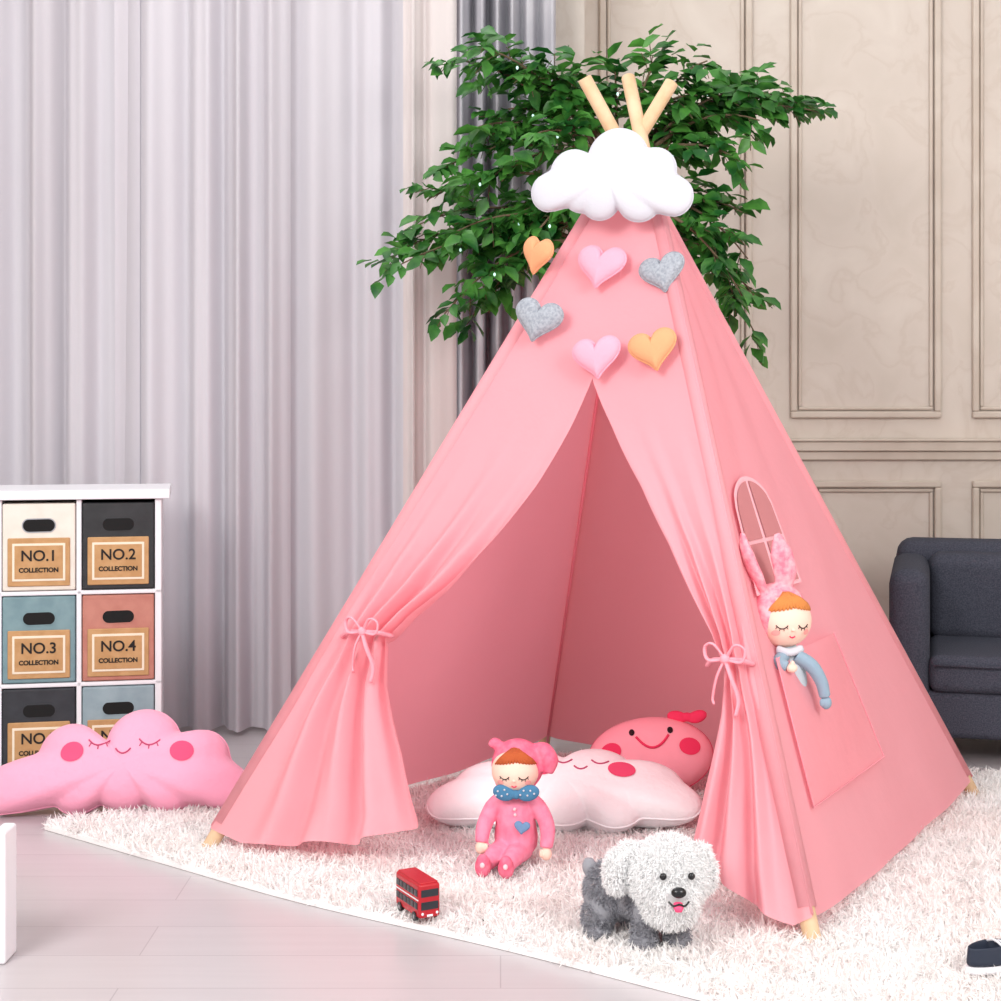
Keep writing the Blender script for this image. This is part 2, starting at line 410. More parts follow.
def flap(side,name):
    W=LW if side=='L' else RW
    nx,nz=90,110; V=[];F=[]
    ztie=.47; hem=.115 if side=='L' else .16
    for j in range(nz+1):
        v=j/nz
        for i in range(nx+1):
            u=i/nx
            zc0=.055-.022*min(1,u*6)
            z0=zc0+(hem-.032)*u**2.0+.006*math.sin(u*16)*u
            z=z0+(ZT-z0)*v
            w=float(np.interp(z,zl,W))
            p=1-.35*math.exp(-((z-ztie)/.10)**2)
            s=w*u**p
            if side=='R': s=1-s
            A=.018*math.exp(-((z-ztie)/.22)**2) if z>ztie else .014+.012*min(1,(ztie-z)/.25)
            if z>ztie: A+=.007*max(0,1-(z-ztie)/.5)
            A*=min(1,u*2.2)
            if side=='R': A*=.8
            k=4.0 if side=='L' else 3.4
            d=A*math.sin(2*math.pi*k*u+1.2*(z<ztie)*(ztie-z)*2+.6*z)+.3*A*math.sin(2*math.pi*k*1.7*u+1+3*z)
            d+= .03*math.exp(-((z-ztie)/.07)**2)*math.sin(math.pi*min(1,u))*.5
            d-= .012*math.sin(math.pi*min(1,u*.5))*min(1,max(0,(z-.6)*3))*(1 if z<1.3 else .3)
            a,b=pole('FL',z),pole('FR',z)
            V.append(tuple(a.lerp(b,s)+nF*(d+.002)))
    for j in range(nz):
        for i in range(nx): F.append((j*(nx+1)+i,j*(nx+1)+i+1,(j+1)*(nx+1)+i+1,(j+1)*(nx+1)+i))
    return mk(name,V,F,M_canvas,tent)
flap('L','canvas_front_flap_1'); flap('R','canvas_front_flap_2')
# corner piping
for k in ('FL','FR','BR'):
    V,F=tube([pole(k,.06,.023),pole(k,1.46,.023)],.003,n=8,sm=False); mk('piping_'+k.lower(),V,F,M_canvas,tent)
V,F=tube([pole('BL',.035,-.028),pole('BL',1.4,-.028)],.004,n=8,sm=False); mk('piping_bl',V,F,M_canvas2,tent)
# tie-backs
def tie(side):
    z=.475; s=.125 if side=='L' else 1-.05
    c=pole('FL',z).lerp(pole('FR',z),s)+nF*.045
    X=(pole('FR',z)-pole('FL',z)).normalized(); U=Vector((0,0,1))
    def q(x,y,zz): return c+X*x+nF*y+U*zz
    w=.05 if side=='L' else .045
    wl=.085 if side=='L' else .055
    parts=[tube([q(-wl,-.04,-.004),q(-wl*.6,-.005,0),q(0,.012,0),q(w*.6,.0,.003),q(w*.9,-.04,.006)],.005,n=8,flat=1)]
    parts.append(ell(c+nF*.018,(.010,.010,.010)))
    for sg in (-1,1):
        parts.append(tube([q(0,.015,0),q(sg*.022,.025,.026),q(sg*.040,.02,.02),q(sg*.034,.02,-.004),q(0,.016,0)],.0045,n=8,flat=.6))
        parts.append(tube([q(0,.018,0),q(sg*.014,.024,-.035),q(sg*.026,.014,-.075),q(sg*.022,.018,-.10-.01*sg)],.0055,n=8,flat=.5))
    V,F=merge(parts); mk('tie_bow_'+('1' if side=='L' else '2'),V,F,M_canvas2,tent)
tie('L'); tie('R')
# side window + pocket on right face
def sf(s,z,off=0):
    s=float(s); return pole('FR',z).lerp(pole('BR',z),s)+nR*(off-.012*math.sin(math.pi*s))
def patch(fn,nx,nz,off):
    V=[];F=[]
    for j in range(nz+1):
        for i in range(nx+1):
            s,z,e=fn(i/nx,j/nz); V.append(tuple(sf(s,z,off+e)))
    for j in range(nz):
        for i in range(nx): F.append((j*(nx+1)+i,j*(nx+1)+i+1,(j+1)*(nx+1)+i+1,(j+1)*(nx+1)+i))
    return V,F
# arched window: outer flat border in canvas colour, four mesh panes let into it
sc,hw,zb,zm,zt=.275,.20,.60,.775,.835
def top(u): return zm+(zt-zm)*math.sqrt(max(0,1-(2*u-1)**2))
V,F=patch(lambda u,v:(sc+hw*(2*u-1),zb+(top(u)-zb)*v,0),24,14,.0085); mk('side_window_surround',V,F,M_winbar,tent)
parts=[]
zc=.705; g=.008; ins=.90
def tp(s):
    u=(s-(sc-hw*ins))/(2*hw*ins); return (zm-.006)+(zt-zm-.004)*math.sqrt(max(0,1-(2*u-1)**2))
for a,b in ((sc-hw*ins,sc-.016),(sc+.016,sc+hw*ins)):
    parts.append(patch(lambda u,v:(a+(b-a)*u,zb+.008+(zc-g-zb-.008)*v,0),10,8,.0105))
    parts.append(patch(lambda u,v:(a+(b-a)*u,zc+(tp(a+(b-a)*u)-zc)*v,0),10,8,.0105))
V,F=merge(parts); mk('side_window_panes',V,F,M_pane,tent)
V,F=patch(lambda u,v:(.10+.46*u,.21+.27*v,.022*math.sin(math.pi*u)*v),20,12,.009); mk('side_pocket',V,F,M_canvas,tent)
pk=[(.10,.48),(.10,.21),(.56,.21),(.56,.48)]
V,F=tube([sf(s,z,.010) for s,z in pk],.0016,n=6,sm=False); mk('pocket_stitching',V,F,M_canvas2,tent)

# ---------------------------------------------------------------- felt cloud + hearts (sewn to the tent front)
cl=root('felt_cloud_decoration',(.25,3.6,1.50))
k=.374/167
circ=[((x-612)*k,(178-y)*k,r*k) for x,y,r in [(548,190,20),(572,172,24),(618,160,31),(655,172,22),(674,199,20),(640,200,23),(600,200,20),(612,180,30),(582,190,22)]]
P=Pil(cloudR(circ,144),.034,2.4,.5); Mc=TRS((.25,3.58,1.497),-18,-2)
V,F=P.mesh(); mk('cloud',V,F,M_white,cl,Mc); V,F=P.seam(.0018); mk('cloud_seam',V,F,M_white,cl,Mc)
hr=root('felt_heart_decorations',(.22,3.55,1.2))
hearts=[(.226,3.60,1.305,M_hpink,.058,-26,8,8),(.358,3.54,1.285,M_hgrey,.052,-26,8,-14),(.085,3.665,1.335,M_htan,.050,-50,0,12),
        (.085,3.605,1.184,M_hgrey,.056,-20,0,14),(.211,3.51,1.098,M_hpink,.055,-24,6,-8),(.329,3.45,1.112,M_htan,.053,-22,6,-14)]
for i,(x,y,z,m,w,yaw,tl,rl) in enumerate(hearts):
    P=Pil(heartR(w),.018,2.4,.5); Mh=TRS((x,y,z),yaw,-tl-6,rl)
    V,F=P.mesh(12); mk('heart_%d'%(i+1),V,F,m,hr,Mh); V,F=P.seam(.0026); mk('heart_seam_%d'%(i+1),V,F,m,hr,Mh)

# ---------------------------------------------------------------- potted tree
tree=root('potted_tree',(.72,4.95,0))
def lathe(prof,c,n=32):
    V=[];F=[]
    for r,z in prof:
        for i in range(n): a=2*math.pi*i/n; V.append((c[0]+r*math.cos(a),c[1]+r*math.sin(a),z))
    for j in range(len(prof)-1):
        for i in range(n): F.append((j*n+i,j*n+(i+1)%n,(j+1)*n+(i+1)%n,(j+1)*n+i))
    return V,F
V,F=lathe([(0,0),(.11,0),(.12,.01),(.16,.32),(.17,.34),(.155,.34),(.15,.30),(0,.30)],(.72,4.95)); mk('pot',V,F,M_pot,tree)
V,F=lathe([(0,.305),(.15,.305)],(.72,4.95)); mk('soil',V,F,M_soil,tree)
fork=Vector((.36,4.55,1.22))
parts=[tube([(.72,4.95,.28),(.70,4.90,.55),(.55,4.75,.9),fork,(.33,4.5,1.5),(.32,4.48,1.75)],[.028,.024,.02,.016,.012,.006],n=10)]
parts.append(tube([(.73,4.96,.28),(.76,4.9,.6),(.66,4.8,1.0),(.5,4.62,1.35),(.48,4.5,1.7)],[.022,.019,.016,.012,.006],n=8))
ends=[(400,270),(396,252),(414,225),(446,318),(490,295),(466,325),(428,205),(445,165),(450,66),(478,60),(508,68),(540,82),(500,110),(560,98),(470,130),(530,150),(575,80),(520,205),(480,250),(455,240),(505,180),
      (612,78),(655,66),(700,72),(735,82),(775,92),(820,112),(800,98),(752,128),(730,170),(712,150),(680,105),(738,215),(718,245),(732,300),(758,338),(756,305),(742,262),(705,195),(690,160),(660,90),(755,98),(520,260),(700,120)]
def leaf(p,d,L):
    d=d.normalized(); s=d.cross(Vector((random.gauss(0,.5),random.gauss(0,.5)-.6,1))).normalized(); nrm=s.cross(d)
    w=L*.27
    n0=len(LV)
    LV.extend([tuple(p),tuple(p+d*L*.35+s*w+nrm*w*.3),tuple(p+d*L*.35-s*w+nrm*w*.3),tuple(p+d*L*.45),tuple(p+d*L*.72+s*w*.72+nrm*w*.2),tuple(p+d*L*.72-s*w*.72+nrm*w*.2),tuple(p+d*L-nrm*L*.1)])
    LF.extend([(n0,n0+1,n0+3),(n0,n0+3,n0+2),(n0+1,n0+4,n0+3),(n0+2,n0+3,n0+5),(n0+3,n0+4,n0+6),(n0+3,n0+6,n0+5)])
LV=[];LF=[];bulbs=[]
for ib,(px,py) in enumerate(ends):
    ex,ez=(px-500)*.00281,1-(py-400)*.00281
    ey=4.42+random.uniform(-.16,.16)
    E=Vector((ex,ey,ez))
    h=random.uniform(.1,.45); st=Vector((.36,4.55,1.22)).lerp(Vector((.32,4.48,1.72)),h*1.6)
    if ez>1.6: st=Vector((.33,4.5,1.6))
    mid=(st+E)/2+Vector((0,random.uniform(-.05,.05),.10+.16*abs(ex-.33)+max(0,1.35-ez)*.45))
    B=[(st*(1-t)**2+mid*(2*t*(1-t))+E*(t*t)) for t in [i/11 for i in range(12)]]
    parts.append(tube(B,[.009,.006,.0035,.002],n=6,sm=False))
    if ib%3==0:
        b1=B[8]+Vector((0,-.07,-.03)); bulbs.append(ell(b1,(.0035,.0035,.005),8,6)); parts.append(tube([B[8],b1],.0006,n=4,sm=False))
    Ltot=(E-st).length
    nst=max(4,int(Ltot/.062))
    for q in range(nst):
        t=.34+.66*(q+random.random()*.6)/nst; t=min(1,t)
        p=st*(1-t)**2+mid*(2*t*(1-t))+E*(t*t); tg=(mid-st).lerp(E-mid,t).normalized()
        for rep in range(2):
            dr=(tg*.7+Vector((random.gauss(0,.5),random.gauss(0,.5),random.gauss(-.05,.45)))).normalized()
            tl=random.uniform(.05,.10)
            tpp=[p,p+dr*tl*.5,p+dr*tl+Vector((0,0,-.02))]
            if random.random()<.6: parts.append(tube(tpp,.0013,n=4,sm=False))
            for w in range(5):
                f=(w+.6)/5; bp=p+dr*tl*f
                sd=dr.cross(Vector((0,0,1))); sd=sd.normalized() if sd.length>.01 else Vector((1,0,0))
                leaf(bp,dr*.6+sd*(1 if w%2 else -1)*.9+Vector((random.gauss(0,.2),random.gauss(0,.2),-.35+random.gauss(0,.25))),random.uniform(.048,.072))
V,F=merge(parts); mk('trunk_and_branches',V,F,M_bark,tree)
mk('leaves',LV,LF,M_leaf,tree,smooth=True)
V,F=merge(bulbs); mk('fairy_lights',V,F,M_bulb,tree)

# ---------------------------------------------------------------- drawer chest
ch=root('drawer_chest',(-1.12,4.27,0))
x0,x1,yf,yb=-1.337,-.905,4.27,4.56
for nm,b in [('side_1',(x0,x0+.018,yf,yb,0,.735)),('side_2',(x1-.018,x1,yf,yb,0,.735)),('divider',(-1.128,-1.114,yf,yb,.01,.735)),('back',(x0,x1,yb-.008,yb,.01,.735)),
             ('bottom',(x0,x1,yf,yb,.0,.014)),('shelf_1',(x0,x1,yf,yb,.235,.247)),('shelf_2',(x0,x1,yf,yb,.480,.492)),('top',(x0-.022,x1+.022,yf-.015,yb+.005,.735,.760))]:
    rbox(nm,*b,.003,M_lac,ch,seg=2)
cols=[('#ded7cb','#e6dfd4'),('#1f2023','#2a2b2e'),('#6d8b92','#7a979d'),('#b27264','#bd7f70'),('#25282e','#2f3238'),('#879ba3','#94a7ae')]
M_kraft=pm('kraft_label','#c2986a',.8,var=(40,'#b78c5d')); M_lab=pm('label_cream','#e9ddc8',.8); M_ink=pm('ink','#1b1614',.8); M_slot=pm('slot_dark','#0e0e0f',.9)
for r in range(3):
    zt_=[.725,.478,.233][r]; zb_=[.494,.249,.016][r]
    for c in range(2):
        a,b=[(-1.317,-1.130),(-1.112,-.925)][c]; i=r*2+c
        m=pm('drawer_finish_%d'%(i+1),cols[i][0],.6,var=(25,cols[i][1]))
        rbox('drawer_%d'%(i+1),a,b,yf-.004,yb-.02,zb_,zt_,.004,m,ch,seg=2)
        cx=(a+b)/2; zc_=zt_-.058
        def pill(w,h,y,d,cz):
            n=20
            pts=[]
            for q in range(n):
                an=2*math.pi*q/n; X=math.cos(an)*h+(w-h if math.cos(an)>0 else -(w-h)); pts.append((X,math.sin(an)*h))
            V=[(cx+p,y,cz+q) for p,q in pts]+[(cx+p,y-d,cz+q) for p,q in pts]
            F=[tuple(range(n,2*n))]+[(k2,(k2+1)%n,n+(k2+1)%n,n+k2) for k2 in range(n)]; return V,F
        V,F=pill(.044,.0195,yf-.003,.0025,zc_); mk('handle_rim_%d'%(i+1),V,F,M_steel if c==0 and r==0 else m,ch,smooth=False)
        V,F=pill(.041,.0165,yf-.0045,.0016,zc_); mk('handle_slot_%d'%(i+1),V,F,M_slot,ch,smooth=False)
        lz0,lz1=zb_+.012,zb_+.140
        if r==2: lz0,lz1=zb_+.01,zb_+.13
        rbox('label_plate_%d'%(i+1),cx-.080,cx+.080,yf-.009,yf-.003,lz0,lz1,.006,M_kraft,ch,seg=2)
        rbox('label_paper_%d'%(i+1),cx-.068,cx+.068,yf-.0105,yf-.008,lz0+.014,lz1-.014,.002,M_lab,ch,seg=2)
        rbox('label_inset_%d'%(i+1),cx-.062,cx+.062,yf-.0115,yf-.010,lz0+.020,lz1-.020,.001,M_kraft,ch,seg=2)
        for txt,sz,dz in [('NO.%d'%(i+1),.040,.014),('COLLECTION',.0165,-.022)]:
            cu=bpy.data.curves.new('t','FONT'); cu.body=txt; cu.size=sz; cu.align_x='CENTER'; cu.extrude=.0005; cu.offset=.0006
            cu.materials.append(M_ink); o=bpy.data.objects.new('label_text_%d'%(i+1),cu); o.location=(cx,yf-.0125,(lz0+lz1)/2+dz-sz*.25); o.rotation_euler=(math.pi/2,0,0)
            COL.objects.link(o); attach(o,ch)
ch.location=(-1.124,4.27,0); ch.rotation_euler=(0,0,math.radians(11))

# ---------------------------------------------------------------- pink cloud cushion (left)
pc=root('pink_cloud_cushion',(-.93,3.9,0)); k=1/412
circ=[((x-122)*k,(768-y)*k,r*k) for x,y,r in [(20,782,27),(66,753,32),(137,744,37),(194,757,29),(222,787,24),(120,774,34),(165,785,26),(75,785,26),(-2,788,24)]]
P=Pil(cloudR(circ,150,2),.08,2.4,.5); Mp=TRS((-.905,3.88,.12),3,-26)
V,F=P.mesh(18); Mp=drop(V,Mp,.001); mk('body',V,F,M_pinkp,pc,Mp); V,F=P.seam(.0025); mk('seam',V,F,M_pinkp,pc,Mp)
for nm,cx in (('cheek_1',-.122),('cheek_2',.138)):
    V,F=P.disc(cx,.030,.028,.025); mk(nm,V,F,M_rose,pc,Mp)
parts=[]
for cx in (-.06,.06):
    parts.append(P.line(arc(cx,.058,.024,.014)))
    for q in (-.7,0,.7): parts.append(P.line([(cx+.024*q,.058-.014*(1-q*q)),(cx+.024*q*1.3,.058-.014*(1-q*q)-.010)],.0014))
parts.append(P.line(arc(.0,.035,.018,.012)))
V,F=merge(parts); mk('face_embroidery',V,F,M_facel,pc,Mp)

# ---------------------------------------------------------------- white cloud cushion in tent
wc=root('white_cloud_cushion',(.14,3.6,0)); k=1/440
circ=[((x-560)*k,(812-y)*k,r*k) for x,y,r in [(448,828,26),(480,806,34),(533,796,40),(595,790,42),(648,802,36),(674,822,26),(560,822,34),(500,828,28),(612,828,30)]]
P=Pil(cloudR(circ,150,2),.058,2.6,.5); Mp=TRS((.145,3.70,.1),-4,-62)
V,F=P.mesh(18); Mp=drop(V,Mp,GZ-.006); mk('body',V,F,M_plushw,wc,Mp); V,F=P.seam(.0025); mk('seam',V,F,M_plushw,wc,Mp)
for nm,cx in (('cheek_1',-.05),('cheek_2',.135)):
    V,F=P.disc(cx,.03,.032,.028); mk(nm,V,F,M_rose,wc,Mp)
parts=[P.line(arc(cx,.06,.02,.012)) for cx in (-.0,.085)]+[P.line(arc(.04,.035,.015,.01))]
V,F=merge(parts); mk('face_embroidery',V,F,M_facel,wc,Mp)

# pink round cushion
pr=root('pink_round_cushion',(.38,4.0,0))
P=Pil(np.array([1/math.sqrt((math.cos(a)/.155)**2+(math.sin(a)/.098)**2) for a in np.linspace(0,2*math.pi,120,endpoint=False)]),.07,2.6,.5)
Mp=TRS((.375,4.0,.11),-8,-26,-6); V,F=P.mesh(16); Mp=drop(V,Mp,GZ-.005); mk('body',V,F,M_pinkp2,pr,Mp); V,F=P.seam(.002); mk('seam',V,F,M_rose,pr,Mp)
for nm,cx in (('cheek_1',-.095),('cheek_2',.10)):
    V,F=P.disc(cx,.005,.026,.022); mk(nm,V,F,M_hot,pr,Mp)
parts=[P.line(arc(.01,.035,.040,.03),.0035)]
V,F=merge(parts); mk('smile',V,F,M_hot,pr,Mp)
V,F=merge([P.disc(-.04,.048,.007,.009),P.disc(.055,.048,.007,.009)]); mk('eyes',V,F,M_black,pr,Mp)
parts=[ell((.10,-.02,.088),(.012,.01,.012)),ell((.075,-.02,.090),(.026,.010,.016),R=Matrix.Rotation(.25,3,'Y')),ell((.125,-.02,.087),(.026,.010,.016),R=Matrix.Rotation(-.25,3,'Y'))]
fuse('bow',parts,M_hot,pr,Mp,.003,2)

# ---------------------------------------------------------------- dolls
def headface(parent,M,r,hair,c=(0,0,0),tilt=0):
    V,F=ell(c,r,36,24); mk('head',V,F,M_skin,parent,M)
    def sp(x,z,off=.0008):
        t=max(.02,1-(x/r[0])**2-(z/r[2])**2); return (c[0]+x,c[1]-r[1]*math.sqrt(t)-off,c[2]+z)
    R=r[0]
    parts=[]
    for sx in (-.40,.40):
        A=arc(sx*R,-.08*R,.20*R,.12*R); parts.append(tube([sp(*a) for a in A],.0011,n=5,k=3))
        for q in (-.8,-.3,.3,.8):
            x=sx*R+.20*R*q; z=-.08*R-.12*R*(1-q*q); parts.append(tube([sp(x,z),sp(x+.05*R*q,z-.09*R)],.0007,n=4,sm=False))
    V,F=merge(parts); mk('closed_eyes',V,F,M_black,parent,M)
    parts=[tube([sp(*a) for a in arc(0,-.48*R,.10*R,.05*R)],.0013,n=5,k=3)]; V,F=merge(parts); mk('mouth',V,F,M_hot,parent,M)
    V,F=ell(sp(0,-.25*R,.0),(.004,.004,.0035),12,8); mk('nose',V,F,M_skin,parent,M)
    for nm,sx in (('blush_1',-.58),('blush_2',.58)):
        VV=[sp(sx*R,-.36*R)];FF=[]
        for i in range(16):
            a=2*math.pi*i/16; VV.append(sp(sx*R+.13*R*math.cos(a),-.36*R+.11*R*math.sin(a)))
        FF=[(0,1+i,1+(i+1)%16) for i in range(16)]; mk(nm,VV,FF,pm('blush_'+parent.name+nm,'#f9a9a2',.9),parent,M)
    # swept fringe
    parts=[]
    for i in range(15):
        a=-1.15+2.3*i/14
        pts=[]
        for j in range(5):
            f=j/4; zz=(.98-.62*f*(.75+.25*abs(math.sin(a))))*r[2]; 
            th=a*(.25+.75*f)+.12*f
            rr=math.sqrt(max(.02,1-(zz/r[2])**2)); pts.append((c[0]+r[0]*1.02*rr*math.sin(th),c[1]-r[1]*1.03*rr*math.cos(th),c[2]+zz))
        parts.append(tube(pts,[.0055*R/.05,.007*R/.05,.0055*R/.05,.0015],n=6,k=3))
    V,F=merge(parts); mk('hair',V,F,hair,parent,M)

d1=root('rag_doll',(.03,3.42,0))
Md=TRS((.031,3.375,GZ-.004),-4,0)
body=[tube([(0,.035,.035),(0,.03,.06),(0,.02,.10),(0,.015,.14),(0,.012,.165)],[.045,.047,.042,.033,.018],n=16),
      tube([(-.02,.015,.15),(-.048,.005,.125),(-.066,-.005,.085),(-.070,-.015,.055)],[.016,.018,.017,.014],n=12),
      tube([(.02,.015,.15),(.050,.005,.125),(.068,0,.085),(.066,-.01,.045)],[.016,.018,.017,.014],n=12),
      tube([(-.022,.02,.035),(-.040,-.03,.034),(-.056,-.072,.026)],[.026,.022,.016],n=12),
      tube([(.014,.02,.035),(.0,-.035,.034),(-.012,-.080,.026)],[.026,.022,.016],n=12)]
fuse('body',body,M_suit,d1,Md,.0035,4)
fuse('hand_1',[ell((-.071,-.019,.046),(.012,.011,.014)),ell((-.060,-.024,.048),(.005,.005,.009))],M_skin,d1,Md,.002,2)
fuse('hand_2',[ell((.066,-.014,.034),(.012,.011,.014)),ell((.056,-.020,.036),(.005,.005,.009))],M_skin,d1,Md,.002,2)
for i,(fx,fy) in enumerate([(-.061,-.088),(-.013,-.097)]):
    fuse('shoe_%d'%(i+1),[ell((fx,fy,.026),(.017,.018,.022)),ell((fx,fy-.006,.036),(.014,.014,.018))],M_hood,d1,Md,.0025,2)
    V,F=ell((fx,fy-.019,.034),(.005,.003,.006),12,8); mk('shoe_button_%d'%(i+1),V,F,M_trimw,d1,Md)
headface(d1,Md,(.050,.046,.047),M_hair,(0,.0,.205))
fuse('hood',[ell((.004,.018,.212),(.056,.048,.056)),ell((.0,.02,.185),(.046,.036,.04)),tube([(.04,.02,.245),(.06,.012,.245),(.072,.005,.225),(.068,0,.20)],[.014,.018,.02,.012],n=12),tube([(-.03,.02,.25),(-.045,.02,.258),(-.054,.016,.25)],[.010,.012,.008],n=12)],M_hood,d1,Md,.0035,3)
fuse('bow',[ell((.004,-.034,.162),(.009,.008,.010)),ell((-.022,-.032,.165),(.024,.008,.017),R=Matrix.Rotation(.3,3,'Y')),ell((.03,-.032,.165),(.024,.008,.017),R=Matrix.Rotation(-.3,3,'Y'))],M_bluedot,d1,Md,.0025,1)
parts=[ell((sx,-.0405,sz),(.0022,.0015,.0022),8,6) for sx,sz in [(-.034,.17),(-.026,.16),(-.02,.173),(-.014,.164),(.02,.172),(.028,.162),(.034,.172),(.042,.166),(.013,.163),(-.038,.161)]]
V,F=merge(parts); mk('bow_dots',V,F,M_white,d1,Md)
P=Pil(heartR(.017,48),.0035,2.4,.5); V,F=P.mesh(6); mk('heart_patch',V,F,M_patch,d1,Md@TRS((.016,-.0255,.092),8,-8,8))
parts=[ell((sx,-.021,.128-.012*i),(.0035,.002,.0035),10,8) for i,sx in enumerate((.0,.001))]; V,F=merge(parts); mk('buttons',V,F,M_trimw,d1,Md)

d2=root('bunny_doll',(.6,3.3,.45))
Md=TRS((.580,3.275,.550),12,0)@Matrix.Scale(1.07,4)
headface(d2,Md,(.053,.048,.052),M_hair2)
fuse('bunny_hood',[ell((-.004,.022,.010),(.058,.05,.060)),ell((-.03,.008,.006),(.034,.04,.05)),
    tube([(-.036,.01,.050),(-.054,.008,.085),(-.074,.004,.128),(-.084,.0,.168)],[.016,.024,.023,.007],n=12,flat=.5),
    tube([(.002,.01,.056),(.006,.008,.09),(-.004,.004,.128),(-.014,.0,.166)],[.016,.024,.023,.007],n=12,flat=.5)],M_fhood,d2,Md,.0035,2)
fuse('body',[tube([(.004,.005,-.045),(.010,.006,-.08),(.014,.012,-.12),(.016,.02,-.16)],[.018,.032,.036,.036],n=16)],M_shirt,d2,Md,.0035,3)
fuse('sleeve_1',[tube([(.015,-.02,-.065),(.045,-.026,-.085),(.064,-.028,-.115),(.072,-.028,-.145)],[.014,.014,.0125,.011],n=12)],M_arm,d2,Md,.003,3)
fuse('sleeve_2',[tube([(-.008,-.02,-.065),(-.026,-.036,-.075),(-.012,-.046,-.082)],[.013,.0125,.011],n=12)],M_arm,d2,Md,.003,3)
fuse('hand_1',[ell((.074,-.028,-.156),(.011,.010,.013)),ell((.064,-.031,-.155),(.0045,.0045,.008))],M_arm,d2,Md,.002,2)
fuse('hand_2',[ell((-.004,-.049,-.084),(.011,.010,.009)),ell((-.004,-.053,-.075),(.0045,.0045,.006))],M_skin,d2,Md,.002,2)
fuse('collar',[tube([(-.022,-.018,-.052),(0,-.03,-.058),(.028,-.02,-.052)],.008,n=8)],M_white,d2,Md,.0025,2)

# ---------------------------------------------------------------- plush dog
dg=root('plush_dog',(.27,2.93,0)); Md=TRS((.268,2.895,GZ-.006),0,0)
# trunk runs back-left from the head, legs with joints and paws
body=[tube([(.02,.03,.085),(-.02,.06,.082),(-.055,.085,.078),(-.075,.10,.075)],[.045,.052,.050,.036],n=18),
      tube([(.02,.01,.10),(.02,-.005,.125)],[.04,.04],n=14),
      tube([(-.004,.012,.07),(-.008,.0,.04),(-.010,-.006,.014)],[.026,.020,.019],n=12),
      tube([(.045,.03,.07),(.050,.016,.04),(.052,.010,.014)],[.026,.020,.019],n=12),
      tube([(-.085,.075,.07),(-.080,.052,.048),(-.092,.066,.03),(-.090,.056,.012)],[.032,.027,.018,.018],n=12),
      tube([(-.030,.125,.07),(-.02,.108,.048),(-.030,.120,.03),(-.028,.112,.012)],[.032,.027,.018,.018],n=12)]
body+= [ell((-.010,-.016,.014),(.021,.027,.014)),ell((.052,.0,.014),(.021,.027,.014)),ell((-.090,.044,.014),(.020,.026,.014)),ell((-.028,.100,.014),(.020,.026,.014)),
        tube([(-.085,.11,.09),(-.100,.12,.11),(-.100,.12,.125)],[.018,.016,.008],n=10)]
fuse('body',body,M_dogg,dg,Md,.004,3)
Ps=[];Ns=[]
for c,r,n in [((-.06,.08,.078),(.05,.055,.052),6000),((0,.045,.08),(.05,.05,.05),3600),((-.009,-.002,.03),(.021,.021,.03),1200),((.051,.014,.03),(.021,.021,.03),1200),((-.088,.058,.035),(.028,.028,.034),1800),((-.010,-.016,.014),(.021,.027,.014),800),((.052,.0,.014),(.021,.027,.014),800),((-.090,.044,.014),(.020,.026,.014),800)]:
    p,nn=on_ell(c,r,n); Ps.append(p);Ns.append(nn)
fur('body_fur',np.concatenate(Ps),np.concatenate(Ns),.009,.0022,M_dogg,dg,M=Md,grav=.5)
hc=(.034,-.018,.134)
head=[ell(hc,(.070,.058,.068)),ell((.040,-.064,.112),(.036,.026,.027)),ell((.036,-.04,.085),(.047,.037,.036))]
fuse('head',head,M_dogw,dg,Md,.004,3)
fuse('ears',[tube([(-.018,-.01,.180),(-.044,-.008,.172),(-.062,-.008,.138),(-.060,-.01,.108)],[.016,.022,.024,.012],n=12,flat=.6),
             tube([(.078,-.01,.178),(.098,-.008,.164),(.106,-.008,.134),(.100,-.01,.108)],[.015,.018,.018,.010],n=12,flat=.6)],M_dogw,dg,Md,.004,2)
Ps=[];Ns=[]
for c,r,n in [(hc,(.070,.058,.068),12000),((.040,-.062,.110),(.038,.024,.027),2600),((.036,-.036,.082),(.048,.036,.035),3400),((-.057,-.01,.138),(.022,.020,.038),2600),((.102,-.01,.134),(.017,.018,.032),2000),((-.034,-.01,.172),(.02,.018,.018),900),((.092,-.01,.168),(.016,.018,.018),800)]:
    p,nn=on_ell(c,r,n); Ps.append(p);Ns.append(nn)
Pn=np.concatenate(Ps); Nn_=np.concatenate(Ns)
keep=~((np.hypot(Pn[:,0]-.042,Pn[:,2]-.116)<.014)&(Pn[:,1]<-.06))
fur('head_fur',Pn[keep],Nn_[keep],.0125,.0034,M_dogw,dg,M=Md,lean=1.0,bend=.9,grav=.6)
V,F=ell((.044,-.096,.126),(.0135,.009,.0095),20,14); mk('nose',V,F,M_black,dg,Md)
V,F=merge([ell((.018,-.082,.150),(.0065,.005,.0065),12,8),ell((.068,-.080,.150),(.0065,.005,.0065),12,8)]); mk('eyes',V,F,M_black,dg,Md)
V,F=merge([tube([(.043,-.092,.106),(.043,-.101,.101),(.043,-.101,.094)],[.008,.009,.006],n=12,flat=.5)]); mk('tongue',V,F,M_tongue,dg,Md)
V,F=tube([(.026,-.095,.110),(.034,-.101,.104),(.044,-.104,.108),(.054,-.101,.104),(.062,-.095,.110)],.0018,n=6); mk('mouth',V,F,M_black,dg,Md)

# ---------------------------------------------------------------- toy bus
bs=root('toy_double_decker_bus',(-.158,3.06,0)); Mb=TRS((-.158,3.05,GZ+.002),-62,0)
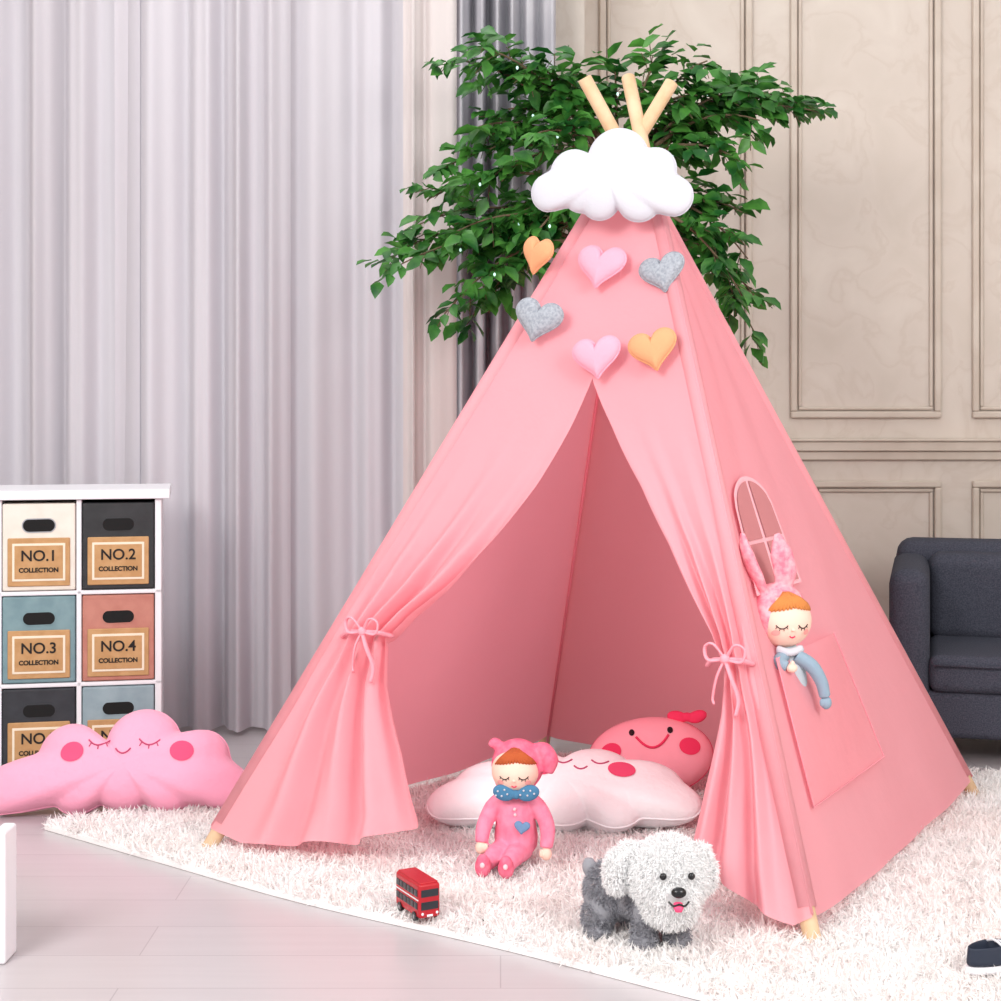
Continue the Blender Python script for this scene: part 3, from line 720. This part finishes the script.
# local: length along x (front +x), width y, height z
rbox('body',-.054,.054,-.022,.022,.008,.072,.005,M_red,bs,Mb,seg=3)
rbox('roof',-.050,.050,-.019,.019,.070,.075,.002,M_red,bs,Mb,seg=2)
for sgn in (-1,1):
    y0,y1=(-.0232,-.0215) if sgn<0 else (.0215,.0232)
    for z0,z1,nm in [(.048,.061,'upper'),(.024,.037,'lower')]:
        for i in range(6):
            rbox('%s_window_%d_%d'%(nm,i+1,(sgn+3)//2),-.048+i*.0162,-.048+i*.0162+.0142,y0,y1,z0,z1,.001,M_glass,bs,Mb,seg=1)
    rbox('stripe_%d'%((sgn+3)//2),-.050,.050,y0,y1,.0415,.0435,.0003,M_lac,bs,Mb,seg=1)
rbox('windscreen_upper',.0535,.0552,-.018,.018,.048,.062,.001,M_glass,bs,Mb,seg=1)
rbox('windscreen_lower',.0535,.0552,-.018,.018,.024,.039,.001,M_glass,bs,Mb,seg=1)
rbox('number_plate',.0535,.0556,-.006,.006,.011,.015,.0005,M_lac,bs,Mb,seg=1)
for i,(hx,hy) in enumerate([(.0545,-.015),(.0545,.015)]):
    V,F=ell((hx,hy,.017),(.0015,.0028,.0028),12,8); mk('headlight_%d'%(i+1),V,F,M_lac,bs,Mb)
for i,(wx,wy) in enumerate([(-.032,-.021),(.034,-.021),(-.032,.021),(.034,.021)]):
    V,F=tube([(wx,wy-.003,.009),(wx,wy+.003,.009)],.009,n=20,sm=False); mk('wheel_%d'%(i+1),V,F,M_black,bs,Mb,smooth=False)
    V,F=tube([(wx,wy-.0036,.009),(wx,wy+.0036,.009)],.004,n=14,sm=False); mk('hub_%d'%(i+1),V,F,M_steel,bs,Mb,smooth=False)

# ---------------------------------------------------------------- armchair
ac=root('armchair',(1.13,4.58,0))
rbox('arm_1',1.13,1.24,4.58,5.22,.07,.535,.045,M_sofa,ac)
rbox('arm_2',1.88,2.00,4.58,5.22,.07,.535,.045,M_sofa,ac)
rbox('backrest',1.14,1.99,5.06,5.22,.07,.575,.05,M_sofa,ac)
rbox('back_cushion',1.235,1.885,4.97,5.10,.28,.545,.045,M_sofa,ac)
rbox('seat_base',1.21,1.91,4.60,5.10,.07,.20,.02,M_sofa,ac)
rbox('seat_cushion',1.235,1.885,4.585,5.02,.195,.30,.03,M_sofa,ac)
V,F=tube([(1.25,4.575,.275),(1.88,4.575,.275)],.004,n=6,sm=False); mk('cushion_piping',V,F,M_sofa,ac)
for i,(x,y) in enumerate([(1.2,4.65),(1.93,4.65),(1.2,5.16),(1.93,5.16)]):
    V,F=tube([(x,y,0),(x,y,.08)],[.014,.022],n=14,sm=False); mk('leg_%d'%(i+1),V,F,M_legd,ac)
ac.location=(1.070,4.41,0); ac.rotation_euler=(0,0,math.radians(-15))

# ---------------------------------------------------------------- little white bench (left edge)
bn=root('kids_bench',(-1.05,2.87,0))
rbox('end_panel_1',-.902,-.876,2.83,2.90,0,.235,.006,M_lac,bn); rbox('end_panel_2',-1.232,-1.206,2.83,2.90,0,.235,.006,M_lac,bn)
rbox('seat',-1.206,-.902,2.80,2.93,.12,.15,.006,M_lac,bn); rbox('cushion',-1.20,-.904,2.805,2.925,.15,.185,.014,M_bluec,bn)

# ---------------------------------------------------------------- sneaker (right edge)
sh=root('kids_shoe',(.86,2.76,0)); Ms=TRS((.862,2.765,GZ+.002),28,0)
def loft(zs,ws):
    V=[];F=[];n=28
    for z,w in zip(zs,ws):
        for i in range(n):
            a=2*math.pi*i/n; x=.076*math.cos(a)*w[0]+w[2]; y=(.030+.006*math.cos(a))*math.sin(a)*w[1]; V.append((x,y,z))
    for j in range(len(zs)-1):
        for i in range(n): F.append((j*n+i,j*n+(i+1)%n,(j+1)*n+(i+1)%n,(j+1)*n+i))
    F.append(tuple(range(n-1,-1,-1))); return V,F
V,F=loft([0,.004,.010,.012],[(.96,.94,0),(1,1,0),(1.0,1.0,0),(.96,.95,0)]); F.append(tuple(range(3*28,4*28))); mk('sole',V,F,M_lac,sh,Ms)
V,F=loft([.010,.018,.028,.040,.046,.042,.03],[(.97,.96,0),(.97,.97,0),(.88,.88,-.006),(.62,.74,-.024),(.56,.66,-.028),(.52,.58,-.028),(.5,.5,-.028)]); mk('upper',V,F,M_navy,sh,Ms,sub=1)
for i in range(3):
    V,F=tube([(.018-.014*i,-.02,.032+.005*i),(.016-.014*i,0,.041+.004*i),(.018-.014*i,.02,.032+.005*i)],.0022,n=6); mk('lace_%d'%(i+1),V,F,M_lac,sh,Ms)

# ---------------------------------------------------------------- light
w=bpy.data.worlds.new('w'); S.world=w; w.use_nodes=True
bg=w.node_tree.nodes['Background']; bg.inputs[0].default_value=(.97,.97,1,1); bg.inputs[1].default_value=1.05
def area(name,loc,target,size,power,col):
    l=bpy.data.lights.new(name,'AREA'); l.size=size; l.energy=power; l.color=col
    o=bpy.data.objects.new(name,l); o.location=loc; o.rotation_euler=(Vector(target)-Vector(loc)).to_track_quat('-Z','Y').to_euler(); COL.objects.link(o)
area('softbox_key',(-1.9,.2,2.6),(.3,3.7,.6),1.4,108,(1,.985,.97))
area('softbox_fill',(2.2,.6,2.2),(.6,3.9,.6),1.4,80,(1,.985,.975))
area('tent_glow_fill',(-.75,4.35,3.2),(.05,3.9,.5),.8,11,(1,.985,.97))  # added fill lamp above the rear, makes the tent's inside glow through the canvas

cam=bpy.data.cameras.new('cam'); co=bpy.data.objects.new('camera',cam); COL.objects.link(co)
co.location=(0,0,1.0); co.rotation_euler=(math.pi/2,0,0)
cam.sensor_width=36; cam.lens=36*1600/1001; cam.shift_y=-100.5/1001; cam.clip_start=.05
S.camera=co
